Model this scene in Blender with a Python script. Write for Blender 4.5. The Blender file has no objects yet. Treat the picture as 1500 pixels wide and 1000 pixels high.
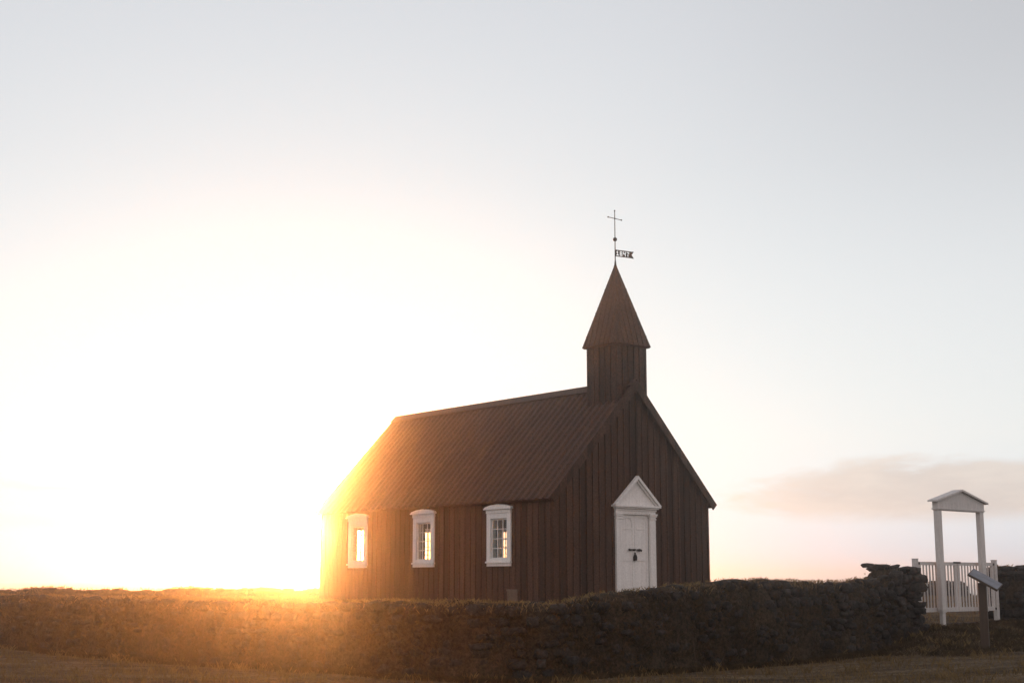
import bpy, math, random
import numpy as np
from mathutils import Vector, noise as mnoise

random.seed(7); rng = np.random.default_rng(7)
sc = bpy.context.scene
C = sc.collection
R = math.radians
EYE = 1.6                                   # camera height above the grass it stands on
SUN_AZ, SUN_EL = R(-8.55), R(2.9)          # left of straight ahead, above the sea horizon

# ------------------------------------------------------------------ camera
cd = bpy.data.cameras.new('camera'); cam = bpy.data.objects.new('camera', cd); C.objects.link(cam)
cam.location = (0, 0, EYE)
PITCH = math.atan2(850 - 524.33, 1984.86)
cam.rotation_euler = (math.pi/2 + PITCH, 0, 0)
cd.sensor_width = 36; cd.lens = 1984.86*36/1500
cd.shift_y = 24.33/1500
cd.clip_start = 0.1; cd.clip_end = 30000
sc.camera = cam

# ------------------------------------------------------------------ exposure
sc.view_settings.view_transform = 'Standard'; sc.view_settings.look = 'None'
sc.view_settings.exposure = 0.0; sc.view_settings.gamma = 1.0
sc.cycles.max_bounces = 8; sc.cycles.transparent_max_bounces = 12; sc.cycles.volume_bounces = 2
sc.cycles.sample_clamp_indirect = 4.0
sc.cycles.use_denoising = True

# ------------------------------------------------------------------ sun
SDIR = Vector((math.sin(SUN_AZ)*math.cos(SUN_EL), math.cos(SUN_AZ)*math.cos(SUN_EL), math.sin(SUN_EL)))
sl = bpy.data.lights.new('sun', 'SUN'); sl.energy = 2.0; sl.angle = R(0.53); sl.color = (1.0, 0.43, 0.13)
so = bpy.data.objects.new('sun', sl); C.objects.link(so)
so.rotation_euler = SDIR.to_track_quat('Z', 'Y').to_euler()

# ------------------------------------------------------------------ sky
w = bpy.data.worlds.new('World'); sc.world = w; w.use_nodes = True
nt = w.node_tree; nt.nodes.clear()
class NB:
    def __init__(s, nt): s.nt = nt
    def n(s, t, **k):
        o = s.nt.nodes.new(t)
        for a, b in k.items(): setattr(o, a, b)
        return o
    def put(s, sock, v):
        if isinstance(v, bpy.types.NodeSocket): s.nt.links.new(v, sock)
        else: sock.default_value = v
    def m(s, op, a, b=None, c=None, clamp=False):
        o = s.n('ShaderNodeMath', operation=op, use_clamp=clamp)
        s.put(o.inputs[0], a)
        if b is not None: s.put(o.inputs[1], b)
        if c is not None: s.put(o.inputs[2], c)
        return o.outputs[0]
    def vm(s, op, a, b=None):
        o = s.n('ShaderNodeVectorMath', operation=op); s.put(o.inputs[0], a)
        if b is not None: s.put(o.inputs[1], b)
        return o.outputs['Value'] if op in ('DOT_PRODUCT', 'LENGTH') else o.outputs[0]
    def scale(s, a, f):
        o = s.n('ShaderNodeVectorMath', operation='SCALE'); s.put(o.inputs[0], a); s.put(o.inputs['Scale'], f); return o.outputs[0]
    def mix(s, f, a, b, mode='MIX'):
        o = s.n('ShaderNodeMix', data_type='RGBA', blend_type=mode); s.put(o.inputs[0], f)
        s.put(o.inputs[6], a if isinstance(a, bpy.types.NodeSocket) else (*a, 1))
        s.put(o.inputs[7], b if isinstance(b, bpy.types.NodeSocket) else (*b, 1)); return o.outputs[2]
    def ramp(s, f, stops, interp='LINEAR'):
        o = s.n('ShaderNodeValToRGB'); e = o.color_ramp; e.interpolation = interp
        while len(e.elements) < len(stops): e.elements.new(0.5)
        for el, (p, c) in zip(e.elements, stops):
            el.position = p; el.color = (*c, 1) if len(c) == 3 else c
        s.put(o.inputs[0], f); return o.outputs[0]
    def sstep(s, x, a, b):
        o = s.n('ShaderNodeMapRange', interpolation_type='SMOOTHSTEP'); s.put(o.inputs[0], x)
        o.inputs[1].default_value = a; o.inputs[2].default_value = b; return o.outputs[0]
    def noise(s, vec, scale, detail=4, rough=.55, dist=0.0):
        o = s.n('ShaderNodeTexNoise'); s.put(o.inputs['Vector'], vec)
        o.inputs['Scale'].default_value = scale; o.inputs['Detail'].default_value = detail
        o.inputs['Roughness'].default_value = rough; o.inputs['Distortion'].default_value = dist
        return o.outputs['Fac']
B = NB(nt)
tc = B.n('ShaderNodeTexCoord').outputs['Generated']
sep = B.n('ShaderNodeSeparateXYZ'); B.put(sep.inputs[0], tc)
X, Y, Z = sep.outputs
elev = B.m('ARCSINE', Z); azim = B.m('ARCTAN2', X, Y)
sky = B.n('ShaderNodeTexSky', sky_type='NISHITA'); sky.sun_disc = False
sky.sun_elevation = SUN_EL; sky.sun_rotation = SUN_AZ; sky.dust_density = 2.0; sky.air_density = 1.0
nish = B.scale(sky.outputs[0], 0.02)
# pale high veil of cloud that evens the sky out: cream at the horizon, grey-blue above, rosy opposite the sun
veil = B.ramp(B.m('MAXIMUM', elev, 0.0), [(0.0, (.50, .70, .90)), (.035, (.62, .73, .84)), (.10, (.735, .775, .80)), (.20, (.70, .72, .745)), (.30, (.64, .65, .68)), (.42, (.60, .602, .637)), (1.0, (.42, .45, .51))])
aside = B.m('MULTIPLY', B.sstep(azim, .06, .42), B.sstep(elev, .20, .40))
veil = B.scale(veil, B.m('MULTIPLY_ADD', aside, -.13, 1.0))
dot = B.vm('DOT_PRODUCT', tc, tuple(SDIR))
away = B.sstep(dot, .75, -.5)
veil = B.mix(away, veil, B.mix(1.0, veil, (1.5, 1.32, 1.24), 'MULTIPLY'))
# low soft cloud banks, left and right of the church
cv = B.n('ShaderNodeCombineXYZ'); B.put(cv.inputs[0], B.m('MULTIPLY', azim, 5.0)); B.put(cv.inputs[1], B.m('MULTIPLY', elev, 17.0))
cn = B.m('ADD', B.m('MULTIPLY', B.noise(cv.outputs[0], 1.5, 8, .6, .4), .7), B.m('MULTIPLY', B.noise(cv.outputs[0], 5.0, 6, .6, .3), .3))
def bank(az0, el0, saz, sel, flat):
    a = B.m('DIVIDE', B.m('SUBTRACT', azim, az0), saz); e = B.m('DIVIDE', B.m('SUBTRACT', elev, el0), sel)
    d = B.m('ADD', B.m('MULTIPLY', a, a), B.m('MULTIPLY', e, e))
    d = B.m('ADD', d, B.m('MULTIPLY', B.m('SUBTRACT', cn, .5), 3.2))
    up = B.sstep(d, 1.2, .45)
    return B.m('MULTIPLY', up, B.sstep(B.m('ADD', elev, B.m('MULTIPLY', B.m('SUBTRACT', cn, .5), .02)), flat - .008, flat + .008))
c1 = bank(.290, .060, .12, .027, .043)
c2 = bank(-.345, .050, .16, .020, .0385)
c3 = bank(.43, .072, .09, .020, .062)
cm = B.m('MAXIMUM', B.m('MAXIMUM', c1, c2), B.m('MULTIPLY', c3, .45))
veil = B.mix(cm, veil, B.mix(B.sstep(cn, .38, .62), (.63, .59, .575), (.53, .50, .505)))
veil = B.mix(c2, veil, (.44, .58, .80))
# glow of the thin cloud round the sun
om = B.m('SUBTRACT', 1.0, dot)
core = B.m('MULTIPLY', B.m('EXPONENT', B.m('DIVIDE', om, -.0008)), 410.0)
wide = B.m('MULTIPLY', B.m('EXPONENT', B.m('DIVIDE', om, -.085)), .20)
tot = B.vm('ADD', nish, veil)
tot = B.vm('ADD', tot, B.scale((1.0, .285, .04), core))
tot = B.vm('ADD', tot, B.scale((.32, .80, 1.0), wide))
bg = B.n('ShaderNodeBackground'); B.put(bg.inputs[0], tot); bg.inputs[1].default_value = 1.0
out = B.n('ShaderNodeOutputWorld'); nt.links.new(bg.outputs[0], out.inputs[0])
w.cycles.sampling_method = 'MANUAL'; w.cycles.sample_map_resolution = 2048

# ------------------------------------------------------------------ helpers
def mat(name):
    m = bpy.data.materials.new(name); m.use_nodes = True
    b = NB(m.node_tree); bs = m.node_tree.nodes['Principled BSDF']
    return m, b, bs
def bump(b, bs, h, strength, dist):
    o = b.n('ShaderNodeBump'); o.inputs['Strength'].default_value = strength; o.inputs['Distance'].default_value = dist
    b.put(o.inputs['Height'], h); b.nt.links.new(o.outputs[0], bs.inputs['Normal'])
def objco(b): return b.n('ShaderNodeTexCoord').outputs['Object']
def mapping(b, v, sc_):
    o = b.n('ShaderNodeMapping'); b.put(o.inputs[0], v); o.inputs['Scale'].default_value = sc_; return o.outputs[0]

def mottle(b, co, col, amt, sc_=24):                                  # fine weathering: small light and dark specks
    n = b.noise(co, sc_, 3, .7)
    v = b.m('MULTIPLY_ADD', b.m('SUBTRACT', n, .5), 2*amt*2.2, 1.0)
    return b.mix(1.0, col, b.scale((1, 1, 1), b.m('MAXIMUM', v, .15)), 'MULTIPLY')
def wood(name, c1, c2, streak=(14, 14, .6), rough=(.55, .85), spec=.3, boards=None):
    m, b, bs = mat(name); co = objco(b)
    n1 = b.noise(mapping(b, co, streak), 1.6, 6, .6); n2 = b.noise(co, 1.1, 3, .5)
    f = b.m('ADD', b.m('MULTIPLY', n1, .75), b.m('MULTIPLY', n2, .35))
    col = b.ramp(f, [(.3, c1), (.75, c2)])
    if boards:                                                       # each board weathered a little differently
        s = b.n('ShaderNodeSeparateXYZ'); b.put(s.inputs[0], co)
        k = b.m('FLOOR', b.m('DIVIDE', b.m('ADD', s.outputs[0], s.outputs[1]), boards))
        wn = b.n('ShaderNodeTexWhiteNoise', noise_dimensions='1D'); b.put(wn.inputs['W'], k)
        v = b.m('MULTIPLY_ADD', wn.outputs['Value'], .8, .58)
        col = b.mix(1.0, col, b.scale((1, 1, 1), v), 'MULTIPLY')
    col = mottle(b, co, col, .75 if boards or 'roof' in name else .12)
    b.put(bs.inputs['Base Color'], col)
    b.put(bs.inputs['Roughness'], b.m('MULTIPLY_ADD', n1, rough[1]-rough[0], rough[0]))
    bs.inputs['Specular IOR Level'].default_value = spec
    bump(b, bs, n1, .5, .01)
    return m
M = {}
M['tar'] = wood('tarred_boards', (.026, .0145, .010), (.068, .036, .0235), boards=.22)
M['tar_roof'] = wood('tarred_roof_boards', (.030, .0165, .0115), (.078, .041, .026), streak=(3, 3, 1.0))
M['white'] = wood('white_paint', (.60, .565, .54), (.76, .73, .705), rough=(.45, .7), spec=.35)
M['white_gate'] = wood('weathered_white_paint', (.40, .375, .36), (.55, .52, .50), rough=(.5, .75))
M['inner'] = wood('interior_boards', (.075, .05, .033), (.13, .09, .06))
M['post'] = wood('dark_post_wood', (.035, .024, .017), (.075, .05, .034))
m, b, bs = mat('black_iron'); M['iron'] = m
bs.inputs['Base Color'].default_value = (.03, .027, .025, 1); bs.inputs['Metallic'].default_value = .7; bs.inputs['Roughness'].default_value = .55
m, b, bs = mat('brown_vent'); M['vent'] = m
b.put(bs.inputs['Base Color'], b.ramp(b.noise(objco(b), 9, 4), [(.3, (.09, .068, .055)), (.7, (.15, .115, .095))])); bs.inputs['Roughness'].default_value = .8
m, b, bs = mat('sign_face'); M['sign'] = m
b.put(bs.inputs['Base Color'], b.ramp(b.noise(objco(b), 5, 4), [(.35, (.10, .105, .125)), (.65, (.16, .165, .19))])); bs.inputs['Roughness'].default_value = .6
# window glass: clear, with a faint reflection
m = bpy.data.materials.new('window_glass'); m.use_nodes = True; m.node_tree.nodes.clear(); b = NB(m.node_tree); M['glass'] = m
t = b.n('ShaderNodeBsdfTransparent'); t.inputs[0].default_value = (.93, .94, .92, 1); g = b.n('ShaderNodeBsdfGlossy'); g.inputs['Roughness'].default_value = .03
fr = b.n('ShaderNodeLayerWeight'); fr.inputs[0].default_value = .12; mx = b.n('ShaderNodeMixShader')
b.put(mx.inputs[0], b.m('MULTIPLY', fr.outputs['Facing'], .3)); b.put(mx.inputs[1], t.outputs[0]); b.put(mx.inputs[2], g.outputs[0])
o = b.n('ShaderNodeOutputMaterial'); b.put(o.inputs[0], mx.outputs[0])
# lava stone
m, b, bs = mat('lava_stone'); M['stone'] = m; co = objco(b)
n1 = b.noise(co, 3.2, 6, .65); n2 = b.noise(co, 22, 4, .6)
col = b.ramp(n1, [(.3, (.02, .018, .017)), (.55, (.036, .031, .028)), (.75, (.058, .049, .041))])
col = mottle(b, co, col, .8, 16)
b.put(bs.inputs['Base Color'], col); bs.inputs['Roughness'].default_value = .92; bs.inputs['Specular IOR Level'].default_value = .2
bump(b, bs, n2, .8, .03)
# turf / earth of the walls
m, b, bs = mat('turf'); M['turf'] = m; co = objco(b)
n1 = b.noise(co, 1.3, 5, .6); n2 = b.noise(co, 30, 4, .7)
col = b.ramp(b.m('ADD', b.m('MULTIPLY', n1, .6), b.m('MULTIPLY', n2, .4)), [(.35, (.028, .022, .017)), (.6, (.062, .046, .031)), (.75, (.10, .074, .046))])
col = mottle(b, co, col, .8, 16)
b.put(bs.inputs['Base Color'], col); bs.inputs['Roughness'].default_value = .95; bs.inputs['Specular IOR Level'].default_value = .1
bump(b, bs, n2, 1.0, .05)
# winter grass ground
m, b, bs = mat('winter_grass'); M['ground'] = m; co = objco(b)
n1 = b.noise(mapping(b, co, (.5, 2.2, 1)), .9, 6, .62); n2 = b.noise(co, 26, 5, .7); n3 = b.noise(mapping(b, co, (.35, 1.6, 1)), .35, 3, .5)
f = b.m('ADD', b.m('ADD', b.m('MULTIPLY', n1, .45), b.m('MULTIPLY', n2, .3)), b.m('MULTIPLY', n3, .25))
col = b.ramp(f, [(.38, (.032, .024, .017)), (.48, (.085, .06, .037)), (.56, (.15, .107, .064)), (.68, (.24, .175, .105))])
col = mottle(b, mapping(b, co, (1, .5, 1)), col, .6, 14)
b.put(bs.inputs['Base Color'], col); bs.inputs['Roughness'].default_value = .95; bs.inputs['Specular IOR Level'].default_value = .1
bump(b, bs, b.m('ADD', n2, b.m('MULTIPLY', n1, 2.0)), 1.0, .06)
# grass blades: thin, let backlight through
def bladem(name, ca, cb, tr):
    m = bpy.data.materials.new(name); m.use_nodes = True; m.node_tree.nodes.clear(); b = NB(m.node_tree)
    col = b.ramp(b.noise(objco(b), 2.5, 4, .7), [(.3, ca), (.7, cb)])
    d = b.n('ShaderNodeBsdfDiffuse'); t = b.n('ShaderNodeBsdfTranslucent'); b.put(d.inputs[0], col); b.put(t.inputs[0], col)
    mx = b.n('ShaderNodeMixShader'); mx.inputs[0].default_value = tr; b.put(mx.inputs[1], d.outputs[0]); b.put(mx.inputs[2], t.outputs[0])
    o = b.n('ShaderNodeOutputMaterial'); b.put(o.inputs[0], mx.outputs[0]); return m
M['blade'] = bladem('dry_grass_blades', (.09, .062, .03), (.24, .165, .08), .4)
M['heath'] = bladem('dark_heath_blades', (.022, .017, .012), (.10, .072, .042), .25)
M['straw'] = bladem('straw_grass_blades', (.12, .085, .042), (.30, .21, .105), .5)
# sea
m, b, bs = mat('sea_water'); M['sea'] = m
bs.inputs['Base Color'].default_value = (.05, .06, .07, 1); bs.inputs['Roughness'].default_value = .22; bs.inputs['IOR'].default_value = 1.33
bump(b, bs, b.noise(mapping(b, objco(b), (.05, .16, 1)), 1, 4, .6), .5, 1.0)

class MB:
    def __init__(s): s.v = []; s.f = []; s.mi = []; s.cur = 0
    def add(s, vs, fs):
        k = len(s.v); s.v += [tuple(p) for p in vs]
        for f in fs: s.f.append(tuple(i + k for i in f)); s.mi.append(s.cur)
    def box(s, x0, x1, y0, y1, z0, z1):
        s.add([(x0,y0,z0),(x1,y0,z0),(x1,y1,z0),(x0,y1,z0),(x0,y0,z1),(x1,y0,z1),(x1,y1,z1),(x0,y1,z1)],
              [(0,3,2,1),(4,5,6,7),(0,1,5,4),(1,2,6,5),(2,3,7,6),(3,0,4,7)])
    def prism(s, prof, axis, a, b):
        """prof: outline of (p, q); extruded from a to b along x ('x': (y, z)) or y ('y': (x, z))."""
        n = len(prof); mk = (lambda t, p, q: (t, p, q)) if axis == 'x' else (lambda t, p, q: (p, t, q))
        s.add([mk(a, *p) for p in prof] + [mk(b, *p) for p in prof],
              [tuple(range(n))[::-1], tuple(range(n, 2*n))] + [(i, (i+1) % n, (i+1) % n + n, i + n) for i in range(n)])
    def tube(s, p0, p1, r0, r1=None, n=10):
        r1 = r0 if r1 is None else r1
        p0, p1 = Vector(p0), Vector(p1); d = (p1 - p0).normalized(); a = d.orthogonal().normalized(); c = d.cross(a)
        vs = [p + (a*math.cos(t) + c*math.sin(t))*r for p, r in ((p0, r0), (p1, r1)) for t in [2*math.pi*i/n for i in range(n)]]
        s.add(vs, [tuple(range(n))[::-1], tuple(range(n, 2*n))] + [(i, (i+1) % n, (i+1) % n + n, i + n) for i in range(n)])
    def ball(s, c, r, n=14, k=8):
        vs = [(c[0], c[1], c[2] - r)]
        for j in range(1, k):
            a = math.pi*j/k - math.pi/2
            vs += [(c[0] + r*math.cos(a)*math.cos(2*math.pi*i/n), c[1] + r*math.cos(a)*math.sin(2*math.pi*i/n), c[2] + r*math.sin(a)) for i in range(n)]
        vs.append((c[0], c[1], c[2] + r)); L = len(vs) - 1
        fs = [(0, 1 + (i+1) % n, 1 + i) for i in range(n)]
        for j in range(k - 2):
            q = 1 + j*n
            fs += [(q + i, q + (i+1) % n, q + n + (i+1) % n, q + n + i) for i in range(n)]
        q = 1 + (k-2)*n
        fs += [(q + i, q + (i+1) % n, L) for i in range(n)]
        s.add(vs, fs)
    def build(s, name, mats, parent=None, smooth=False, bevel=0):
        me = bpy.data.meshes.new(name); me.from_pydata(s.v, [], s.f)
        for m in (mats if isinstance(mats, (list, tuple)) else [mats]): me.materials.append(m)
        me.polygons.foreach_set('material_index', s.mi); me.update()
        import bmesh
        bm = bmesh.new(); bm.from_mesh(me); bmesh.ops.recalc_face_normals(bm, faces=bm.faces); bm.to_mesh(me); bm.free()
        if smooth: me.polygons.foreach_set('use_smooth', [True]*len(me.polygons))
        o = bpy.data.objects.new(name, me); C.objects.link(o)
        if parent: o.parent = parent
        if bevel:
            md = o.modifiers.new('bevel', 'BEVEL'); md.width = bevel; md.segments = 2; md.limit_method = 'ANGLE'
        return o
def npmesh(name, v, f, material, parent=None, smooth=False):
    """v (n,3), f (m,k) numpy arrays -> one mesh object"""
    me = bpy.data.meshes.new(name); k = f.shape[1]
    me.vertices.add(len(v)); me.vertices.foreach_set('co', v.astype(np.float32).ravel())
    me.loops.add(f.size); me.loops.foreach_set('vertex_index', f.astype(np.int32).ravel())
    me.polygons.add(len(f)); me.polygons.foreach_set('loop_start', np.arange(0, f.size, k, dtype=np.int32))
    me.polygons.foreach_set('loop_total', np.full(len(f), k, dtype=np.int32))
    if smooth: me.polygons.foreach_set('use_smooth', np.ones(len(f), dtype=bool))
    me.materials.append(material); me.update(); me.validate()
    o = bpy.data.objects.new(name, me); C.objects.link(o)
    if parent: o.parent = parent
    return o
def tag(o, label=None, cat=None, group=None, kind=None):
    for k, v in (('label', label), ('category', cat), ('group', group), ('kind', kind)):
        if v: o[k] = v
    return o
def empty(name, loc, rz=0):
    o = bpy.data.objects.new(name, None); C.objects.link(o); o.location = loc; o.rotation_euler = (0, 0, rz); o.empty_display_size = .3
    return o
def copy_tree(o, parent=None):
    c = o.copy(); C.objects.link(c)
    if parent: c.parent = parent
    for ch in list(o.children): copy_tree(ch, c)
    return c

# ------------------------------------------------------------------ terrain
YAW = 0.699
UB = np.array([-math.sin(YAW), math.cos(YAW)]); VB = np.array([math.cos(YAW), math.sin(YAW)])
GATE = np.array([9.775, 30.0])
PATH = np.array([(-60, 80), (-22, 43), (-13, 34.2), (-6, 27.4), (-1.9, 23.9), (-.5, 23.2), (.4, 23.1), (1.6, 23.7), (4, 25.9), (7.4, 28.6), (8.22, 29.2), (10.95, 31.1), (16, 35.5), (24, 42.5), (60, 78)], float)
def sst(a, b, x):
    t = np.clip((x - a)/(b - a), 0, 1); return t*t*(3 - 2*t)
def fnoise(x, y, s, seed=0):
    """cheap smooth value noise, vectorised"""
    x = np.asarray(x, float)/s + seed*17.3; y = np.asarray(y, float)/s + seed*9.1
    ix, iy = np.floor(x), np.floor(y); fx, fy = x - ix, y - iy; fx = fx*fx*(3-2*fx); fy = fy*fy*(3-2*fy)
    h = lambda a, b_: np.modf(np.abs(np.sin(a*127.1 + b_*311.7)*43758.5453))[0]
    return (h(ix, iy)*(1-fx) + h(ix+1, iy)*fx)*(1-fy) + (h(ix, iy+1)*(1-fx) + h(ix+1, iy+1)*fx)*fy - .5
def ground_z(x, y):
    """height relative to the eye"""
    x = np.asarray(x, float); y = np.asarray(y, float)
    p = np.interp(x, PATH[:, 0], PATH[:, 1]); d = y - p
    o = -1.6 + .27*sst(3, 10, x) + .05*sst(-4, -14, x)
    ramp = sst(7.2, 9.2, x)*sst(17, 13, x)*sst(-3.6, -.6, d)
    o = o + (-.93 - o)*ramp
    i = -.55 + (-.90 + .55)*np.exp(-((x - 10.1 - .2*d)/2.2)**2)*sst(9, 1, d)
    z = o + (i - o)*sst(-.25, .25, d)
    z = z + .10*fnoise(x, y, 3.1) + .05*fnoise(x, y, 1.1, 2) + .022*fnoise(x, y, .4, 3)
    far = np.maximum(y - 49, 0); z = z - .045*far
    side = np.maximum(np.abs(x) - 90, 0); z = z - .05*side
    back = np.maximum(-y - 120, 0); z = z - .05*back
    return np.maximum(z, -4.0)
xs = np.unique(np.concatenate([np.arange(-16, 14, .2), np.arange(-34, -16, .8), np.arange(14, 34, .8), np.linspace(-90, -34, 15), np.linspace(34, 90, 15), np.linspace(-320, -90, 14), np.linspace(90, 320, 14)]))
ys = np.unique(np.concatenate([np.arange(18, 36, .2), np.arange(36, 60, .6), np.arange(-4, 18, 1.5), np.linspace(-300, -4, 24), np.linspace(60, 300, 28)]))
gx, gy = np.meshgrid(xs, ys); gz = ground_z(gx, gy)
nx, ny = len(xs), len(ys); ii = (np.arange(ny-1)[:, None]*nx + np.arange(nx-1)[None]).ravel()
g = npmesh('ground', np.stack([gx.ravel(), gy.ravel(), gz.ravel() + EYE], 1), np.stack([ii, ii+1, ii+nx+1, ii+nx], 1), M['ground'], smooth=True)
tag(g, 'dry brown winter grass in front of and round the church', 'ground', kind='structure')
mb = MB(); S = 1500
mb.add([(-S, -S, EYE-2.4), (S, -S, EYE-2.4), (S, S, EYE-2.4), (-S, S, EYE-2.4)], [(0, 1, 2, 3)])
tag(mb.build('sea', M['sea']), 'pale sea meeting the sky at the horizon', 'sea', kind='structure')

# ------------------------------------------------------------------ grass blades
def blades(name, px, py, pz, hmin, hmax, wd, material, lean=.5, parent=None):
    n = len(px); h = rng.uniform(hmin, hmax, n)*rng.uniform(.6, 1.0, n); a = rng.uniform(0, 2*math.pi, n)
    la = rng.uniform(0, 2*math.pi, n); ll = rng.uniform(0, lean, n)*h
    dx, dy = np.cos(a)*wd*rng.uniform(.6, 1.3, n), np.sin(a)*wd*rng.uniform(.6, 1.3, n)
    base = np.stack([px, py, pz], 1)
    v = np.empty((n, 4, 3))
    v[:, 0] = base - np.stack([dx, dy, np.full(n, .02)], 1); v[:, 1] = base + np.stack([dx, dy, np.full(n, -.02)], 1)
    mid = base + np.stack([np.cos(la)*ll*.35, np.sin(la)*ll*.35, h*.6], 1)
    v[:, 2] = mid + np.stack([dx, dy, np.zeros(n)], 1)*.6
    v[:, 3] = base + np.stack([np.cos(la)*ll, np.sin(la)*ll, h], 1)
    i = np.arange(n)*4
    f = np.concatenate([np.stack([i, i+1, i+2], 1), np.stack([i, i+2, i+3], 1)])
    return npmesh(name, v.reshape(-1, 3), f, material, parent)
N = 90000
px = rng.uniform(-15, 14, N); py = 19.5 + 15*rng.random(N)**1.15
d = py - np.interp(px, PATH[:, 0], PATH[:, 1]); clump = fnoise(px, py, .55, 5) + .6*fnoise(px, py, 2.3, 6)
k = (d < .2) & (rng.random(N) < .45 + clump); px, py = px[k], py[k]
tag(blades('grass', px, py, ground_z(px, py) + EYE, .03, .10, .006, M['blade'], .9), 'short dry grass on the ground before the churchyard wall', 'grass', kind='stuff')
N = 500; tx = rng.uniform(-15, 14, N); ty = rng.uniform(20, 34, N); d = ty - np.interp(tx, PATH[:, 0], PATH[:, 1]); k = d < -.5; tx, ty = tx[k], ty[k]
px = (tx[:, None] + rng.normal(0, .09, (len(tx), 26))).ravel(); py = (ty[:, None] + rng.normal(0, .09, (len(tx), 26))).ravel()
tag(blades('grass_tufts', px, py, ground_z(px, py) + EYE, .08, .20, .005, M['blade'], .8), 'longer dry tufts standing out of the short grass', 'grass', kind='stuff')
N = 60000
px = rng.uniform(-18, 15, N); py = rng.uniform(22, 48, N); d = py - np.interp(px, PATH[:, 0], PATH[:, 1])
k = (d > .3); px, py = px[k], py[k]
loc = np.stack([px, py], 1) - np.array([.942, 32.18]); lb, ls = loc@VB, loc@UB
k = ~((lb > -.1) & (lb < 5.6) & (ls > -.1) & (ls < 10.3)); px, py = px[k], py[k]
tag(blades('churchyard_grass', px, py, ground_z(px, py) + EYE, .04, .13, .008, M['straw'], .8), 'backlit straw grass inside the churchyard wall', 'grass', kind='stuff')

N = 150000
px = rng.uniform(-16, 13.5, N); p_ = np.interp(px, PATH[:, 0], PATH[:, 1]); wdt = 1.0 + 2.4*sst(6.8, 8.6, px) + .6*fnoise(px, px*0, 1.5, 61)
py = p_ - .2 - rng.random(N)**1.3*wdt; k = rng.random(N) < .75 + fnoise(px, py, .5, 62) - .5*(np.abs(px - 9.9) < .8)*(py > p_ - 1.2); px, py = px[k], py[k]
tag(blades('heath', px, py, ground_z(px, py) + EYE, .03, .11, .006, M['heath'], 1.3), 'dark low heath along the foot of the near wall and up to the gate', 'heath', kind='stuff')

# ------------------------------------------------------------------ stone walls
import bmesh
_b = bmesh.new(); bmesh.ops.create_icosphere(_b, subdivisions=2, radius=1); _b.verts.ensure_lookup_table()
ICO_V = np.array([v.co[:] for v in _b.verts]); ICO_F = np.array([[v.index for v in f.verts] for f in _b.faces]); _b.free()
def stone_set(cent, size, ang):
    """boxy rough stones: cent (n,3), size (n,3) half sizes, ang (n,) heading"""
    n = len(cent); v = np.sign(ICO_V)*np.abs(ICO_V)**.62
    V = np.repeat(v[None], n, 0)*(1 + .3*(rng.random((n, len(v), 1)) - .5)) + rng.normal(0, .10, (n, len(v), 3))
    V = V*size[:, None, :]
    tilt = rng.normal(0, .09, n); ct, st = np.cos(tilt)[:, None], np.sin(tilt)[:, None]
    x, z = V[..., 0]*ct - V[..., 2]*st, V[..., 0]*st + V[..., 2]*ct; y = V[..., 1]
    a = ang + rng.normal(0, .16, n); ca, sa = np.cos(a)[:, None], np.sin(a)[:, None]
    W = np.stack([x*ca - y*sa, x*sa + y*ca, z], -1) + cent[:, None, :]
    F = ICO_F[None] + (np.arange(n)*len(v))[:, None, None]
    return W.reshape(-1, 3), F.reshape(-1, 3)
def resample(P, step):
    seg = np.linalg.norm(np.diff(P, axis=0), axis=1); s = np.concatenate([[0], np.cumsum(seg)])
    t = np.linspace(0, s[-1], max(2, int(s[-1]/step) + 1)); Q = np.stack([np.interp(t, s, P[:, 0]), np.interp(t, s, P[:, 1])], 1)
    for _ in range(3): Q[1:-1] = .25*Q[:-2] + .5*Q[1:-1] + .25*Q[2:]
    T = np.gradient(Q, axis=0); T /= np.linalg.norm(T, axis=1)[:, None]
    return Q, T, t
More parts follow.
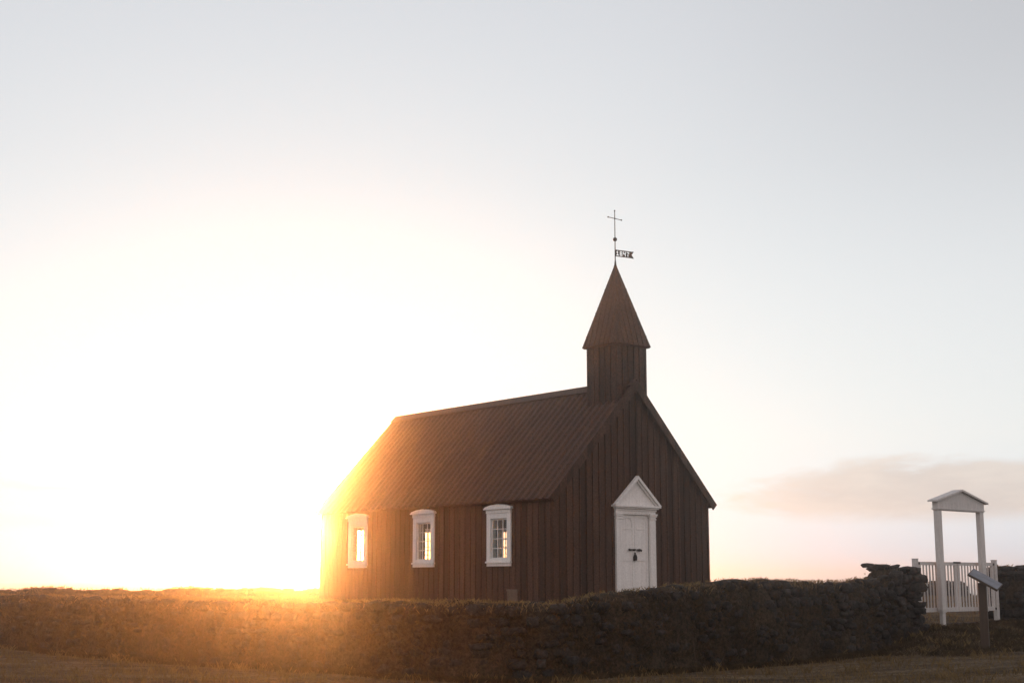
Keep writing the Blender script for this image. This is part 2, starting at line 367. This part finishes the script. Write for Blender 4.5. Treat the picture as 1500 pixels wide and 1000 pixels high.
def stone_wall(name, P, top, label, thick=.9, courses=.17, both=False, density=1.0, turf=True, group=None, ends=(False, True)):
    """P: plan line, front face on its right-hand (camera) side; top(x) height relative to the eye"""
    Q, T, t = resample(P, .07); n = len(Q); Nrm = np.stack([T[:, 1], -T[:, 0]], 1)
    zb = ground_z(Q[:, 0] + Nrm[:, 0]*(thick/2 + .35), Q[:, 1] + Nrm[:, 1]*(thick/2 + .35)) - .15; zt = top(Q[:, 0])
    zt = zt + .09*fnoise(t, t*0, .9, 11) + .05*fnoise(t, t*0, .25, 12)
    # earth core: profile across the wall, battered faces and a rounded turf crown
    knots = np.array([(.64, 0.0), (.58, .1), (.55, .25), (.515, .42), (.47, .62), (.43, .80), (.36, .92), (.2, .985), (0, 1.0), (-.2, .99), (-.36, .93), (-.44, .8), (-.52, .4), (-.56, 0)])
    kd = np.concatenate([[0], np.cumsum(np.hypot(*np.diff(knots, axis=0).T))]); uu = np.linspace(0, kd[-1], 40)
    prof = list(zip(np.interp(uu, kd, knots[:, 0]), np.interp(uu, kd, knots[:, 1])))
    V = []
    for j, (a, h) in enumerate(prof):
        jj = t*0 + j*.062; off = a*thick + .16*fnoise(t, jj, .75, 20) + .10*fnoise(t, jj, .31, 21) + .08*fnoise(t, jj, .15, 22)
        V.append(np.stack([Q[:, 0] + Nrm[:, 0]*off, Q[:, 1] + Nrm[:, 1]*off, zb + (zt - zb)*h + EYE + (.06*fnoise(t, jj, .3, 40) if h > .9 else .05*fnoise(t, jj, .25, 41)*(h > .05))], 1))
    V = np.stack(V, 1).reshape(-1, 3); m_ = len(prof)
    i = (np.arange(n-1)[:, None]*m_ + np.arange(m_-1)[None]).ravel()
    F = np.stack([i, i+1, i+1+m_, i+m_], 1)
    caps = []
    mbv = MB(); mbv.v = [tuple(p) for p in V]; mbv.f = [tuple(q) for q in F] + [tuple(range(m_))[::-1], tuple((n-1)*m_ + np.arange(m_))]; mbv.mi = [0]*len(mbv.f)
    root = mbv.build(name, M['turf'], smooth=False)
    tag(root, label, 'stone wall', group)
    # stones of the faces
    cent, size, ang = [], [], []
    for side in ((1, -1) if both else (1,)):
        z = 0.0
        while z < 2.0:
            ch = courses*random.uniform(.6, 1.2); s = random.uniform(0, .3)
            while s < t[-1]:
                ln = random.uniform(.12, .40)/density; k_ = min(n-1, int((s + ln/2)/t[-1]*(n-1)))
                H = zt[k_] - zb[k_]; zz = z + ch/2
                bare = math.exp(-((t[-1] - s)/2.2)**2) if ends[1] else (math.exp(-(s/2.2)**2) if ends[0] else 0)
                if zz < H - .06 and random.random() < .62 + .36*bare:
                    fr = zz/H; off = side*(thick*(.56 - .12*fr) - .085 + .05*bare + random.uniform(-.06, .035))
                    cent.append((Q[k_, 0] + Nrm[k_, 0]*off, Q[k_, 1] + Nrm[k_, 1]*off, zb[k_] + zz + EYE + random.uniform(-.02, .02)))
                    size.append((ln*.52, random.uniform(.10, .16), ch*.55)); ang.append(math.atan2(T[k_, 1], T[k_, 0]))
                s += ln
            z += ch
    for e, on in zip((0, n-1), ends):                                # ragged stacked ends
        if not on: continue
        H = zt[e] - zb[e]; z = 0; sg = 1 if e else -1
        while z < H:
            ch = random.uniform(.07, .19); x_ = -thick*.5
            push = random.uniform(-.16, .08)
            while x_ < thick*.5:
                ln = random.uniform(.14, .34); p = Q[e] + Nrm[e]*(x_ + ln/2) + T[e]*sg*(push + random.uniform(-.11, .08))
                cent.append((p[0], p[1], zb[e] + z + ch/2 + EYE)); size.append((ln*.56, random.uniform(.11, .19), ch*.56)); ang.append(math.atan2(Nrm[e, 1], Nrm[e, 0]) + random.gauss(0, .3)); x_ += ln
            z += ch
    s = 0
    while s < t[-1]:                                                 # stones poking out of the crown
        k_ = min(n-1, int(s/t[-1]*(n-1))); off = random.uniform(-.35, .38)*thick
        if random.random() < .5 or (ends[1] and t[-1] - s < 1.2):
            r_ = random.uniform(.05, .13)
            cent.append((Q[k_, 0] + Nrm[k_, 0]*off, Q[k_, 1] + Nrm[k_, 1]*off, zt[k_] - .03 + EYE)); size.append((r_*1.3, r_, r_*.6)); ang.append(random.uniform(0, 6))
        if ends[1] and t[-1] - s < .95:                             # loose top layer on the heaped end
            for _q in range(3):
                o2 = random.uniform(-.45, .45)*thick; r_ = random.uniform(.08, .15)
                cent.append((Q[k_, 0] + Nrm[k_, 0]*o2, Q[k_, 1] + Nrm[k_, 1]*o2, zt[k_] + random.uniform(-.02, .06) + EYE)); size.append((r_*1.2, r_*.8, r_*.42)); ang.append(random.uniform(0, 6))
        s += random.uniform(.1, .5)
    Vs, Fs = stone_set(np.array(cent), np.array(size), np.array(ang))
    npmesh('stones', Vs, Fs, M['stone'], root)
    return Q, T, Nrm, t, zt, zb
def topA(x):
    return np.interp(x, [-22, -13, -6, -1, .6, 1.6, 2.9, 4, 7.66, 7.69, 7.80, 8.0, 8.25], [-.34, -.37, -.39, -.40, -.38, -.21, -.11, -.04, .03, .24, .33, .28, .19])
PA = np.array([p for p in PATH if -25 < p[0] < 8.3])
wa = stone_wall('churchyard_wall', PA, topA, 'long lava stone and turf wall running across in front of the church up to the gate')
PB = np.array([(11.22, 31.4), (13.5, 33.2), (16, 35.5), (24, 42.5)])
wb = stone_wall('churchyard_wall', PB, lambda x: np.interp(x, [11, 11.6, 13, 24], [.34, .30, .20, .1]), 'dark lava stone wall starting at the right side of the white gate', ends=(True, False))
PC = np.array([(-24, 44.5), (-10, 47.2), (2, 49), (14.9, 45.3)])
wc = stone_wall('churchyard_wall', PC, lambda x: np.interp(x, [-24, -3, 10, 15], [-.29, -.27, -.2, -.08]), 'low far turf wall behind the church along the sea', both=False, density=.8)
# turf grass along the crowns
def crown(wl, per_m, hmin, hmax, name, label, front=True, material='straw'):
    Q, T, Nm, t, zt, zb = wl; n = int(t[-1]*per_m); s = rng.uniform(0, t[-1], n)
    cl = fnoise(s, s*0, .5, 31) + .5*fnoise(s, s*0, 2.0, 33); keep = rng.random(n) < .5 + cl*1.1; s = s[keep]
    k_ = np.clip((s/t[-1]*(len(Q)-1)).astype(int), 0, len(Q)-1); off = rng.uniform(-.4, .42, len(s))
    z = zt[k_] - .12*(np.abs(off)/.42)**3*1.3
    tall = 1 + 1.0*(fnoise(s, s*0, 1.3, 35) > .33)
    o = blades(name, Q[k_, 0] + Nm[k_, 0]*off, Q[k_, 1] + Nm[k_, 1]*off, z + EYE, hmin, hmax, .003, M[material], 1.2)
    return tag(o, label, 'grass', kind='stuff')
crown(wa, 520, .03, .09, 'wall_grass', 'dry grass fringe along the crown of the near wall')
crown(wb, 400, .04, .10, 'wall_grass', 'dry grass on the wall right of the gate')
crown(wc, 500, .04, .14, 'wall_grass', 'dry grass on the far wall behind the church')
# turf hanging on the wall face
Q, T, Nm, t, zt, zb = wa; n = 30000; s = rng.uniform(0, t[-1], n); k_ = np.clip((s/t[-1]*(len(Q)-1)).astype(int), 0, len(Q)-1)
h = rng.random(n); keep = (fnoise(s, h*1.2, .5, 51) + .5*fnoise(s, h*1.2, .17, 52) > -.22) & (Q[k_, 0] < 7.6 + .0*h); s, h, k_ = s[keep], h[keep], k_[keep]
off = .9*(.565 - .13*h) + .05
fgx, fgy = Q[k_, 0] + Nm[k_, 0]*off, Q[k_, 1] + Nm[k_, 1]*off
tag(blades('wall_face_grass', fgx, fgy, zb[k_] + .1 + (zt[k_] - zb[k_] - .1)*h + EYE, .02, .07, .004, M['heath'], 2.5), 'dry grass growing between the stones of the near wall face', 'grass', kind='stuff')

# ------------------------------------------------------------------ the church
W, L = 5.5, 10.16
ZC = -.55                                                            # church floor relative to the eye
ZE, ZR = 2.09 - ZC, 4.968 - ZC                                       # eave and ridge lines
K = (ZR - ZE)/(W/2)
church = empty('church', (.942, 32.182, EYE + ZC), YAW)
tag(church, 'black tarred timber church with a small steeple, white windows and a white double door', 'church')
TH = .16
WIN_S = [1.94, 5.06, 8.18]; WZ0, WZ1, WHW = .47 - ZC, 1.585 - ZC, .335   # wall opening of a window
BACKW = [W/2 - 1.26, W/2 + 1.26]
DHW, DZ1 = .50, 2.30
VENT = (1.22, 1.62)
H = ZE - .07
mb = MB()
def side_wall(x0, x1):
    e = [-.0] + [q for s_ in WIN_S for q in (s_ - WHW, s_ + WHW)] + [L]
    for a, b_ in zip(e[0::2], e[1::2]): mb.box(x0, x1, a, b_, -.3, H)
    for s_ in WIN_S:
        mb.box(x0, x1, s_ - WHW, s_ + WHW, -.3, WZ0); mb.box(x0, x1, s_ - WHW, s_ + WHW, WZ1, H)
side_wall(0, TH); side_wall(W - TH, W)
def gable(y0, y1, holes):
    e = [TH] + [q for (c, hw, z0, z1) in holes for q in (c - hw, c + hw)] + [W - TH]
    for a, b_ in zip(e[0::2], e[1::2]): mb.box(a, b_, y0, y1, -.3, H)
    for c, hw, z0, z1 in holes:
        if z0 > -.3: mb.box(c - hw, c + hw, y0, y1, -.3, z0)
        mb.box(c - hw, c + hw, y0, y1, z1, H)
    mb.prism([(0, H), (W, H), (W/2, H + K*W/2)], 'y', y0, y1)
gable(0, TH, [(W/2, DHW, -.3, DZ1)]); gable(L - TH, L, [(c, WHW, WZ0, WZ1) for c in BACKW])
# battens
BW, BT = .028, .024
def hit(c, lo, hi): return lo < c + BW and hi > c - BW
n_ = int(L/.22); CAS = .49
for i in range(n_ + 1):
    s_ = .05 + i*(L - .1)/n_
    for x0, x1, vent in ((-BT, .002, True), (W - .002, W + BT, False)):
        gaps = [(WZ0 - .14, WZ1 + .27)] if any(hit(s_, q - CAS, q + CAS) for q in WIN_S) else []
        if vent and hit(s_, VENT[0], VENT[1]): gaps = [(.02, .36)]
        z = -.3
        for g0, g1 in gaps: mb.box(x0, x1, s_ - BW, s_ + BW, z, g0); z = g1
        mb.box(x0, x1, s_ - BW, s_ + BW, z, H)
n_ = int(W/.22)
for i in range(n_ + 1):
    b_ = .05 + i*(W - .1)/n_; zt_ = H + K*min(b_, W - b_) - .02
    for y0, y1, front in ((-BT, .002, True), (L - .002, L + BT, False)):
        if front: gaps = [(-.3, 2.75)] if abs(b_ - W/2) < .72 else []
        else: gaps = [(WZ0 - .14, WZ1 + .27)] if any(hit(b_, c - CAS, c + CAS) for c in BACKW) else []
        z = -.3
        for g0, g1 in gaps:
            if g0 > z: mb.box(b_ - BW, b_ + BW, y0, y1, z, g0)
            z = g1
        mb.box(b_ - BW, b_ + BW, y0, y1, z, zt_)
mb.build('wall', M['tar'], church)
mb = MB(); q = .004                                                   # interior lining and floor
mb.box(TH + q, W - TH - q, TH + q, L - TH - q, -.06, 0)
for x0, x1 in ((TH + q, TH + .03), (W - TH - .03, W - TH - q)):
    e = [TH + q] + [p for s_ in WIN_S for p in (s_ - WHW, s_ + WHW)] + [L - TH - q]
    for a, b_ in zip(e[0::2], e[1::2]): mb.box(x0, x1, a, b_, .0, H - .02)
    for s_ in WIN_S: mb.box(x0, x1, s_ - WHW, s_ + WHW, 0, WZ0); mb.box(x0, x1, s_ - WHW, s_ + WHW, WZ1, H - .02)
mb.box(TH + q, W - TH - q, TH + q, L - TH - q, H - .018, H + .01)     # ceiling
mb.build('interior_lining', M['inner'], church)
# plinth of stone
mb = MB(); mb.box(-.06, W + .06, -.06, L + .06, -.6, -.02); mb.build('plinth', M['stone'], church)
# roof: boards and battens down each slope
OG, OE = .12, .156
def slope_profile():                                                 # corrugated: a rounded rib every quarter metre
    n = int(round((L + 2*OG)/.245)); return [(-OG + (L + 2*OG)*k/(8*n), .050*max(0.0, math.cos(2*math.pi*k/8))**.8) for k in range(8*n + 1)]
pr = slope_profile(); NV = Vector((-K, 0, 1)).normalized()
mb = MB()
for sg in (1, -1):
    top_pt = Vector((W/2, 0, ZR)); bot = Vector((-OE, 0, ZE - K*OE)); vs = []
    for s_, h_ in pr:
        for base in (top_pt, bot):
            p = base + NV*(h_ - .01) ; vs.append((p.x if sg > 0 else W - p.x, s_, p.z))
    for s_, h_ in pr:
        for base in (top_pt, bot):
            p = base - NV*.07; vs.append((p.x if sg > 0 else W - p.x, s_, p.z))
    n = len(pr); fs = []
    for i in range(n - 1):
        a = 2*i; fs.append((a, a+1, a+3, a+2)); c = 2*n + a; fs.append((c, c+2, c+3, c+1)); fs.append((a+1, c+1, c+3, a+3)); fs.append((a, a+2, c+2, c))
    for a in (0, 2*(n-1)): fs.append((a, a+2*n, a+2*n+1, a+1))
    mb.add(vs, fs)
roof = mb.build('roof', M['tar_roof'], church)
mb = MB()                                                            # ridge boards
th = math.atan(K)
def slope_board(d0, d1, t0, t1, y0, y1):
    for sg in (1, -1):
        P = []
        for d_, t_ in ((d0, t0), (d1, t0), (d1, t1), (d0, t1)):
            x = W/2 - math.cos(th)*d_ + NV.x*t_; z = ZR - math.sin(th)*d_ + NV.z*t_
            P.append((x if sg > 0 else W - x, z))
        mb.prism(P, 'y', y0, y1)
slope_board(-.02, .24, .030, .062, -OG - .02, L + OG + .05)
mb.build('ridge_cap', M['tar_roof'], roof)
mb = MB(); slope_board(.02, 2.75/math.cos(th) + OE/math.cos(th) - .01, -.16, .036, -OG - .028, -OG - .002); mb.build('bargeboard', M['tar'], roof)
mb = MB(); slope_board(.02, 2.75/math.cos(th) + OE/math.cos(th) - .01, -.16, .036, L + OG + .002, L + OG + .028); mb.build('bargeboard', M['tar'], roof)
# steeple
THW, TS0 = .53, .03
TC = (W/2, TS0 + THW); TZ1 = 5.94 - ZC
mb = MB(); mb.box(W/2 - THW, W/2 + THW, TS0, TS0 + 2*THW, ZR - .75, TZ1)
for i in range(6):
    o_ = -THW + .03 + i*(2*THW - .06)/5
    mb.box(W/2 + o_ - BW, W/2 + o_ + BW, TS0 - BT, TS0 + .002, ZR - .72, TZ1 - .005)
    mb.box(W/2 + o_ - BW, W/2 + o_ + BW, TS0 + 2*THW - .002, TS0 + 2*THW + BT, ZR - .72, TZ1 - .005)
    for x0, x1 in ((W/2 - THW - BT, W/2 - THW + .002), (W/2 + THW - .002, W/2 + THW + BT)):
        mb.box(x0, x1, TC[1] + o_ - BW, TC[1] + o_ + BW, ZR - .72, TZ1 - .005)
steeple = mb.build('steeple', M['tar'], church)
SH, SZ0, SZ1 = .625, TZ1 - .06, 8.15 - ZC
mb = MB(); c = TC
sqr = lambda r, z: [(c[0]-r, c[1]-r, z), (c[0]+r, c[1]-r, z), (c[0]+r, c[1]+r, z), (c[0]-r, c[1]+r, z)]
mb.add(sqr(SH - .03, SZ0 - .0) + sqr(SH, SZ0 + .03) + [(c[0], c[1], SZ1)], [(3, 2, 1, 0), (0, 1, 5, 4), (1, 2, 6, 5), (2, 3, 7, 6), (3, 0, 4, 7), (4, 5, 8), (5, 6, 8), (6, 7, 8), (7, 4, 8)])
for dx, dy in ((0, -1), (1, 0), (0, 1), (-1, 0)):                     # battens up the faces
    for j in range(-3, 4):
        t0 = j/3.6*SH; 
        def pt(a, z_):                                               # point on the face
            r = SH*(SZ1 - z_)/(SZ1 - SZ0 - .03) + .012
            return (c[0] + dx*r - dy*a, c[1] + dy*r + dx*a, z_)
        ztop = SZ0 + .03 + (SZ1 - SZ0 - .03)*(1 - abs(t0)/SH) - .08
        mb.tube(pt(t0, SZ0 + .03), pt(t0, ztop), .016, .014, 6)
spire = mb.build('spire', M['tar_roof'], steeple)
# weather vane with ball and cross
mb = MB(); mb.tube((0, 0, 8.0 - ZC), (0, 0, 9.54 - ZC), .014, .010, 8); mb.tube((0, 0, 8.05 - ZC), (0, 0, 8.22 - ZC), .036, .016, 10)
vane = mb.build('weather_vane', M['iron'], church, smooth=True); vane.location = (c[0], c[1], 0)
mb = MB(); mb.ball((0, 0, 8.775 - ZC), .055); mb.build('ball', M['iron'], vane, smooth=True)
mb = MB(); mb.tube((-.24, 0, 9.335 - ZC), (.24, 0, 9.335 - ZC), .010, n=8)
for p in ((-.24, 0, 9.335 - ZC), (.24, 0, 9.335 - ZC), (0, 0, 9.545 - ZC), (0, 0, 9.335 - ZC)): mb.ball(p, .021, 10, 6)
mb.build('cross', M['iron'], vane, smooth=True)
GL = {'1': ["010", "110", "010", "010", "111"], '8': ["111", "101", "111", "101", "111"], '4': ["101", "101", "111", "001", "001"], '7': ["111", "001", "010", "010", "010"]}
cols = [[0]*7]
for ch in '1847':
    g_ = GL[ch]
    for j in range(3): cols.append([0] + [int(g_[4 - r][j]) for r in range(5)] + [0])
    cols.append([0]*7)
cols += [[0]*7]
FZ, CW, CH = 8.325 - ZC, .0265, .0255
mb = MB()
for i, cl_ in enumerate(cols):                                       # plate with the year cut through it
    r = 0
    while r < 7:
        if cl_[r]: r += 1; continue
        r2 = r
        while r2 < 7 and not cl_[r2]: r2 += 1
        mb.box(.01 + i*CW, .01 + (i+1)*CW, -.004, .004, FZ + r*CH, FZ + r2*CH); r = r2
x0 = .01 + len(cols)*CW; mid = FZ + 3.5*CH
for i, cl_ in enumerate(cols):                                       # hair-thin bridges that hold the counters of the stencil
    if i in (6,): mb.box(.01 + i*CW + .011, .01 + i*CW + .0155, -.002, .002, FZ, FZ + 7*CH)
mb.prism([(x0, FZ), (x0 + .09, FZ - .004), (x0 + .02, mid), (x0 + .09, FZ + 7*CH + .004), (x0, FZ + 7*CH)], 'y', -.004, .004)
fl = mb.build('vane_flag', M['iron'], vane); fl.rotation_euler = (0, 0, R(-12))

# windows
def make_window(parent):
    """x along the wall, -y outward, z up from the bottom of the opening"""
    hgt = WZ1 - WZ0; mb = MB()
    for sg in (-1, 1):
        a, b_ = sorted((sg*.315, sg*.465)); mb.box(a, b_, -.04, .0, -.0, hgt + .06)           # casing boards
        a, b_ = sorted((sg*.315, sg*WHW)); mb.box(a, b_, .001, TH - .02, 0.0, hgt)              # jambs
    mb.box(-.3145, .3145, -.039, TH - .02, hgt - .07, hgt + .06); mb.box(-.3145, .3145, .002, TH - .02, 0, .05)
    mb.box(-.3145, .3145, -.039, .001, .0, .07)
    win = mb.build('window', M['white'], parent, bevel=.004)
    mb = MB()                                                        # hood: frieze, mould and low pediment
    mb.box(-.475, .475, -.055, 0, hgt + .0605, hgt + .15); mb.box(-.53, .53, -.10, 0, hgt + .1502, hgt + .185)
    mb.prism([(-.52, hgt + .1852), (.52, hgt + .1852), (.50, hgt + .215), (.27, hgt + .262), (0, hgt + .28), (-.27, hgt + .262), (-.50, hgt + .215)], 'y', -.085, 0)
    mb.build('hood', M['white'], win, bevel=.004)
    mb = MB(); mb.box(-.48, .48, -.075, 0, -.045, -.0005); mb.box(-.46, .46, -.04, 0, -.12, -.0455); mb.build('sill', M['white'], win, bevel=.004)
    mb = MB(); y0, y1 = .012, .040; x, z0, z1 = .314, .052, hgt - .072
    for a, b_, c_, d_ in ((-x, -x + .035, z0, z1), (x - .035, x, z0, z1), (-x + .0355, x - .0355, z0, z0 + .04), (-x + .0355, x - .0355, z1 - .035, z1)): mb.box(a, b_, y0, y1, c_, d_)
    for i in (1, 2):
        xx = -x + 2*x*i/3; mb.box(xx - .009, xx + .009, y0 + .004, y1 - .004, z0 + .0405, z1 - .0355)
    for j in (1, 2, 3):
        zz = z0 + .03 + (z1 - z0 - .05)*j/4; mb.box(-x + .036, x - .036, y0 + .002, y1 - .002, zz - .009, zz + .009)
    mb.build('sash', M['white'], win)
    mb = MB(); mb.box(-x + .03, x - .03, .0245, .0275, z0 + .03, z1 - .03); mb.build('glass', M['glass'], win)
    return win
w0 = make_window(church); w0.location = (0, WIN_S[0], WZ0); w0.rotation_euler = (0, 0, -math.pi/2)
spots = [((0, s_, WZ0), -math.pi/2) for s_ in WIN_S[1:]] + [((W, s_, WZ0), math.pi/2) for s_ in WIN_S] + [((c_, L, WZ0), math.pi) for c_ in BACKW]
for loc_, rz in spots:
    o = copy_tree(w0, church); o.location = loc_; o.rotation_euler = (0, 0, rz)
# vent hatch low on the side wall
mb = MB(); v0, v1 = VENT
mb.box(-.05, 0, v0, v1, .30, .345); mb.box(-.04, 0, v0 + .02, v0 + .06, .05, .2995); mb.box(-.04, 0, v1 - .06, v1 - .02, .05, .2995); mb.box(-.03, 0, v0 + .0605, v1 - .0605, .05, .09)
mb.box(-.02, 0, v0 + .0605, v1 - .0605, .0905, .2995)
for i in range(3): mb.box(-.032, -.0205, v0 + .08, v1 - .08, .11 + i*.062, .145 + i*.062)
mb.build('vent', M['vent'], church)

# front door
Bc = W/2; mb = MB()
for sg in (-1, 1):
    a, b_ = sorted((Bc + sg*.495, Bc + sg*.69)); mb.box(a, b_, -.07, 0, -.05, 2.05)
    a, b_ = sorted((Bc + sg*.485, Bc + sg*.70)); mb.box(a, b_, -.085, 0, 2.0505, 2.085); mb.box(a + .01, b_ - .01, -.075, 0, 2.0855, 2.12)
    a, b_ = sorted((Bc + sg*.475, Bc + sg*.715)); mb.box(a, b_, -.095, 0, 2.1205, 2.16); a, b_ = sorted((Bc + sg*.465, Bc + sg*.73)); mb.box(a, b_, -.105, 0, 2.1605, 2.20)
    a, b_ = sorted((Bc + sg*.48, Bc + sg*.705)); mb.box(a, b_, -.085, 0, -.06, .16)
mb.box(Bc - .464, Bc + .464, -.055, 0, 2.17, 2.2005); mb.box(Bc - .70, Bc + .70, -.06, 0, 2.2008, 2.26); mb.box(Bc - .72, Bc + .72, -.08, 0, 2.2605, 2.31); mb.box(Bc - .76, Bc + .76, -.13, 0, 2.3105, 2.345)
mb.box(Bc - .80, Bc + .80, -.17, 0, 2.3455, 2.395)
surr = mb.build('door_surround', M['white'], church, bevel=.004)
mb = MB(); mb.prism([(Bc - .74, 2.3955), (Bc + .74, 2.3955), (Bc, 3.06)], 'y', -.07, 0)
for sg in (-1, 1):
    mb.prism([(Bc + sg*.82, 2.396), (Bc + sg*.72, 2.397), (Bc, 3.045), (Bc, 3.135)], 'y', -.17, -.0705)
    mb.prism([(Bc + sg*.715, 2.398), (Bc + sg*.655, 2.399), (Bc, 2.985), (Bc, 3.040)], 'y', -.12, -.0708)
mb.build('pediment', M['white'], surr, bevel=.003)
for sg in (-1, 1):
    mb = MB(); e0, e1 = .003, .494
    bx = lambda a, b_, y0, y1, z0, z1: mb.box(*sorted((Bc + sg*a, Bc + sg*b_)), y0, y1, z0, z1)
    bx(e0, e1, .02, .06, -.03, 2.169)
    bx(e0, .075, .008, .0195, -.03, 2.165); bx(.42, e1, .008, .0195, -.03, 2.165)
    for z0, z1 in ((-.03, .16), (1.03, 1.12), (1.80, 1.84), (2.09, 2.165)): bx(.0755, .4195, .008, .0195, z0, z1)
    for j in range(7):                                               # arched head of the upper panel
        a = .0755 + j*.0492; u = (j + .5)/7*2 - 1; bx(a, a + .049, .010, .0195, 2.09 - .10*abs(u)**2.2 - .005, 2.0895)
    dr = mb.build('door', M['white'], church, bevel=.003)
    mb = MB()
    if sg < 0:
        mb.box(Bc - .19, Bc + .02, -.03, -.006, 1.29, 1.325); mb.ball((Bc - .20, -.02, 1.305), .032, 10, 6); mb.ball((Bc - .06, -.035, 1.305), .028, 10, 6)
        mb.build('latch', M['iron'], dr)
    else:
        mb.box(Bc + .06, Bc + .20, -.028, -.006, 1.285, 1.325); mb.ball((Bc + .13, -.03, 1.30), .036, 10, 6); mb.ball((Bc + .205, -.02, 1.29), .026, 10, 6)
        mb.build('latch', M['iron'], dr)
        mb = MB(); mb.prism([(Bc - .06, 1.04), (Bc + .035, 1.04), (Bc + .04, 1.13), (Bc + .01, 1.19), (Bc - .035, 1.19), (Bc - .065, 1.13)], 'y', -.045, -.006)
        mb.tube((Bc - .012, -.02, 1.19), (Bc - .012, -.02, 1.24), .018, n=8)
        mb.build('padlock', M['iron'], dr)
mb = MB(); mb.box(Bc - .85, Bc + .85, -.55, -.062, -.35, -.06); mb.build('door_step', M['stone'], church)

# ------------------------------------------------------------------ white gate
GZ = -.93
gate = empty('churchyard_gate', (GATE[0], GATE[1], EYE + GZ), YAW)
tag(gate, 'white wooden gate portal with a gabled top and low picket gates in the wall gap', 'gate')
z = lambda e: e - GZ
PX = .83
for sg in (-1, 1):
    mb = MB(); xx = sg*PX
    mb.box(xx - .075, xx + .075, -.13, -.02, .26, z(1.50)); mb.box(xx - .055, xx + .055, -.115, -.03, -.25, .2595)
    mb.box(xx - .085, xx + .085, -.14, -.01, .30, .36)
    mb.build('post', M['white_gate'], gate, bevel=.006)
mb = MB(); mb.box(-PX - .09, PX + .09, -.14, -.01, z(1.5005), z(1.70)); mb.box(-PX - .105, PX + .105, -.155, .005, z(1.52), z(1.545))
mb.prism([(-PX - .08, z(1.7005)), (PX + .08, z(1.7005)), (0, z(1.93))], 'y', -.13, -.02)
port = mb.build('lintel', M['white_gate'], gate, bevel=.004)
mb = MB()
for sg in (-1, 1):
    mb.prism([(sg*(PX + .19), z(1.68)), (sg*(PX + .185), z(1.715)), (0, z(1.975)), (0, z(1.935))], 'y', -.20, .04)
mb.build('gable_roof', M['white_gate'], port)
GP = 1.55
for sg in (-1, 1):
    mb = MB(); xx = sg*GP; mb.box(xx - .055, xx + .055, .02, .11, -.2, z(.45)); mb.box(xx - .062, xx + .062, .013, .117, z(.4505), z(.465))
    mb.build('gate_post', M['white_gate'], gate, bevel=.005)
    mb = MB(); a, b_ = .012, GP - .08; bx = lambda p, q_, y0, y1, z0, z1: mb.box(*sorted((sg*p, sg*q_)), y0, y1, z0, z1)
    bx(a, b_, .03, .085, z(.33), z(.40)); bx(a, b_, .03, .085, z(-.66), z(-.57))
    bx(a, a + .085, .035, .08, z(-.5695), z(.3295)); bx(b_ - .085, b_, .035, .08, z(-.5695), z(.3295))
    nn = 10; x0, x1 = a + .085, b_ - .085; gp = (x1 - x0)/(nn + 1)
    for i in range(1, nn + 1): bx(x0 + gp*i - .017, x0 + gp*i + .017, .048, .068, z(-.5695), z(.3295))
    gl_ = mb.build('gate_leaf', M['white_gate'], gate)
    
    for h0, h1 in ((.34, .39), (-.64, -.59)): mb = MB(); bx(b_ - .03, b_ + .02, .02, .0295, z(h0), z(h1)); mb.build('hinge', M['iron'], gl_)
    if sg < 0: mb = MB(); mb.box(-.16, .12, .02, .0295, z(.375), z(.41)); mb.build('latch', M['iron'], gl_)
mb = MB(); mb.box(-PX + .08, PX - .08, .0, .10, -.06, .03); mb.build('threshold', M['post'], gate)

# ------------------------------------------------------------------ information sign
SX, SY = 9.24, 27.0
sgn = empty('information_sign', (SX, SY, EYE - 1.17), R(-25))
tag(sgn, 'slanted information board on a thick dark wooden post in front of the gate', 'sign')
mb = MB(); mb.box(-.075, .075, -.08, .08, -.25, 1.13); mb.build('post', M['post'], sgn, bevel=.006)
fr = empty('board', (0, 0, 1.20)); 
bpy.data.objects.remove(fr)
mb = MB(); mb.box(-.31, .31, -.24, .24, -.02, .02); bd = mb.build('board', M['post'], sgn, bevel=.004); bd.location = (.06, 0, 1.185); bd.rotation_euler = (R(15), R(30), 0)
mb = MB(); mb.box(-.295, .295, -.225, .225, .0205, .026); mb.build('panel', M['sign'], bd)

# ------------------------------------------------------------------ haze added to stand in for lens glare from the sun
mb = MB(); mb.box(-1600, 1600, -1600, 1600, EYE - 5.2, EYE + 9.8)
hz = mb.build('haze', []) if False else None
me = bpy.data.meshes.new('haze'); me.from_pydata(mb.v, [], mb.f); hz = bpy.data.objects.new('haze', me); C.objects.link(hz)
m = bpy.data.materials.new('glow_haze'); m.use_nodes = True; m.node_tree.nodes.clear(); b = NB(m.node_tree)
pv = b.n('ShaderNodeVolumePrincipled'); pv.inputs['Color'].default_value = (1.0, .975, .95, 1); pv.inputs['Density'].default_value = .0018; pv.inputs['Anisotropy'].default_value = .96
o = b.n('ShaderNodeOutputMaterial'); b.put(o.inputs['Volume'], pv.outputs[0]); me.materials.append(m)
tag(hz, 'thin haze added to spread a lens-like glare of the low sun', 'haze', kind='stuff')
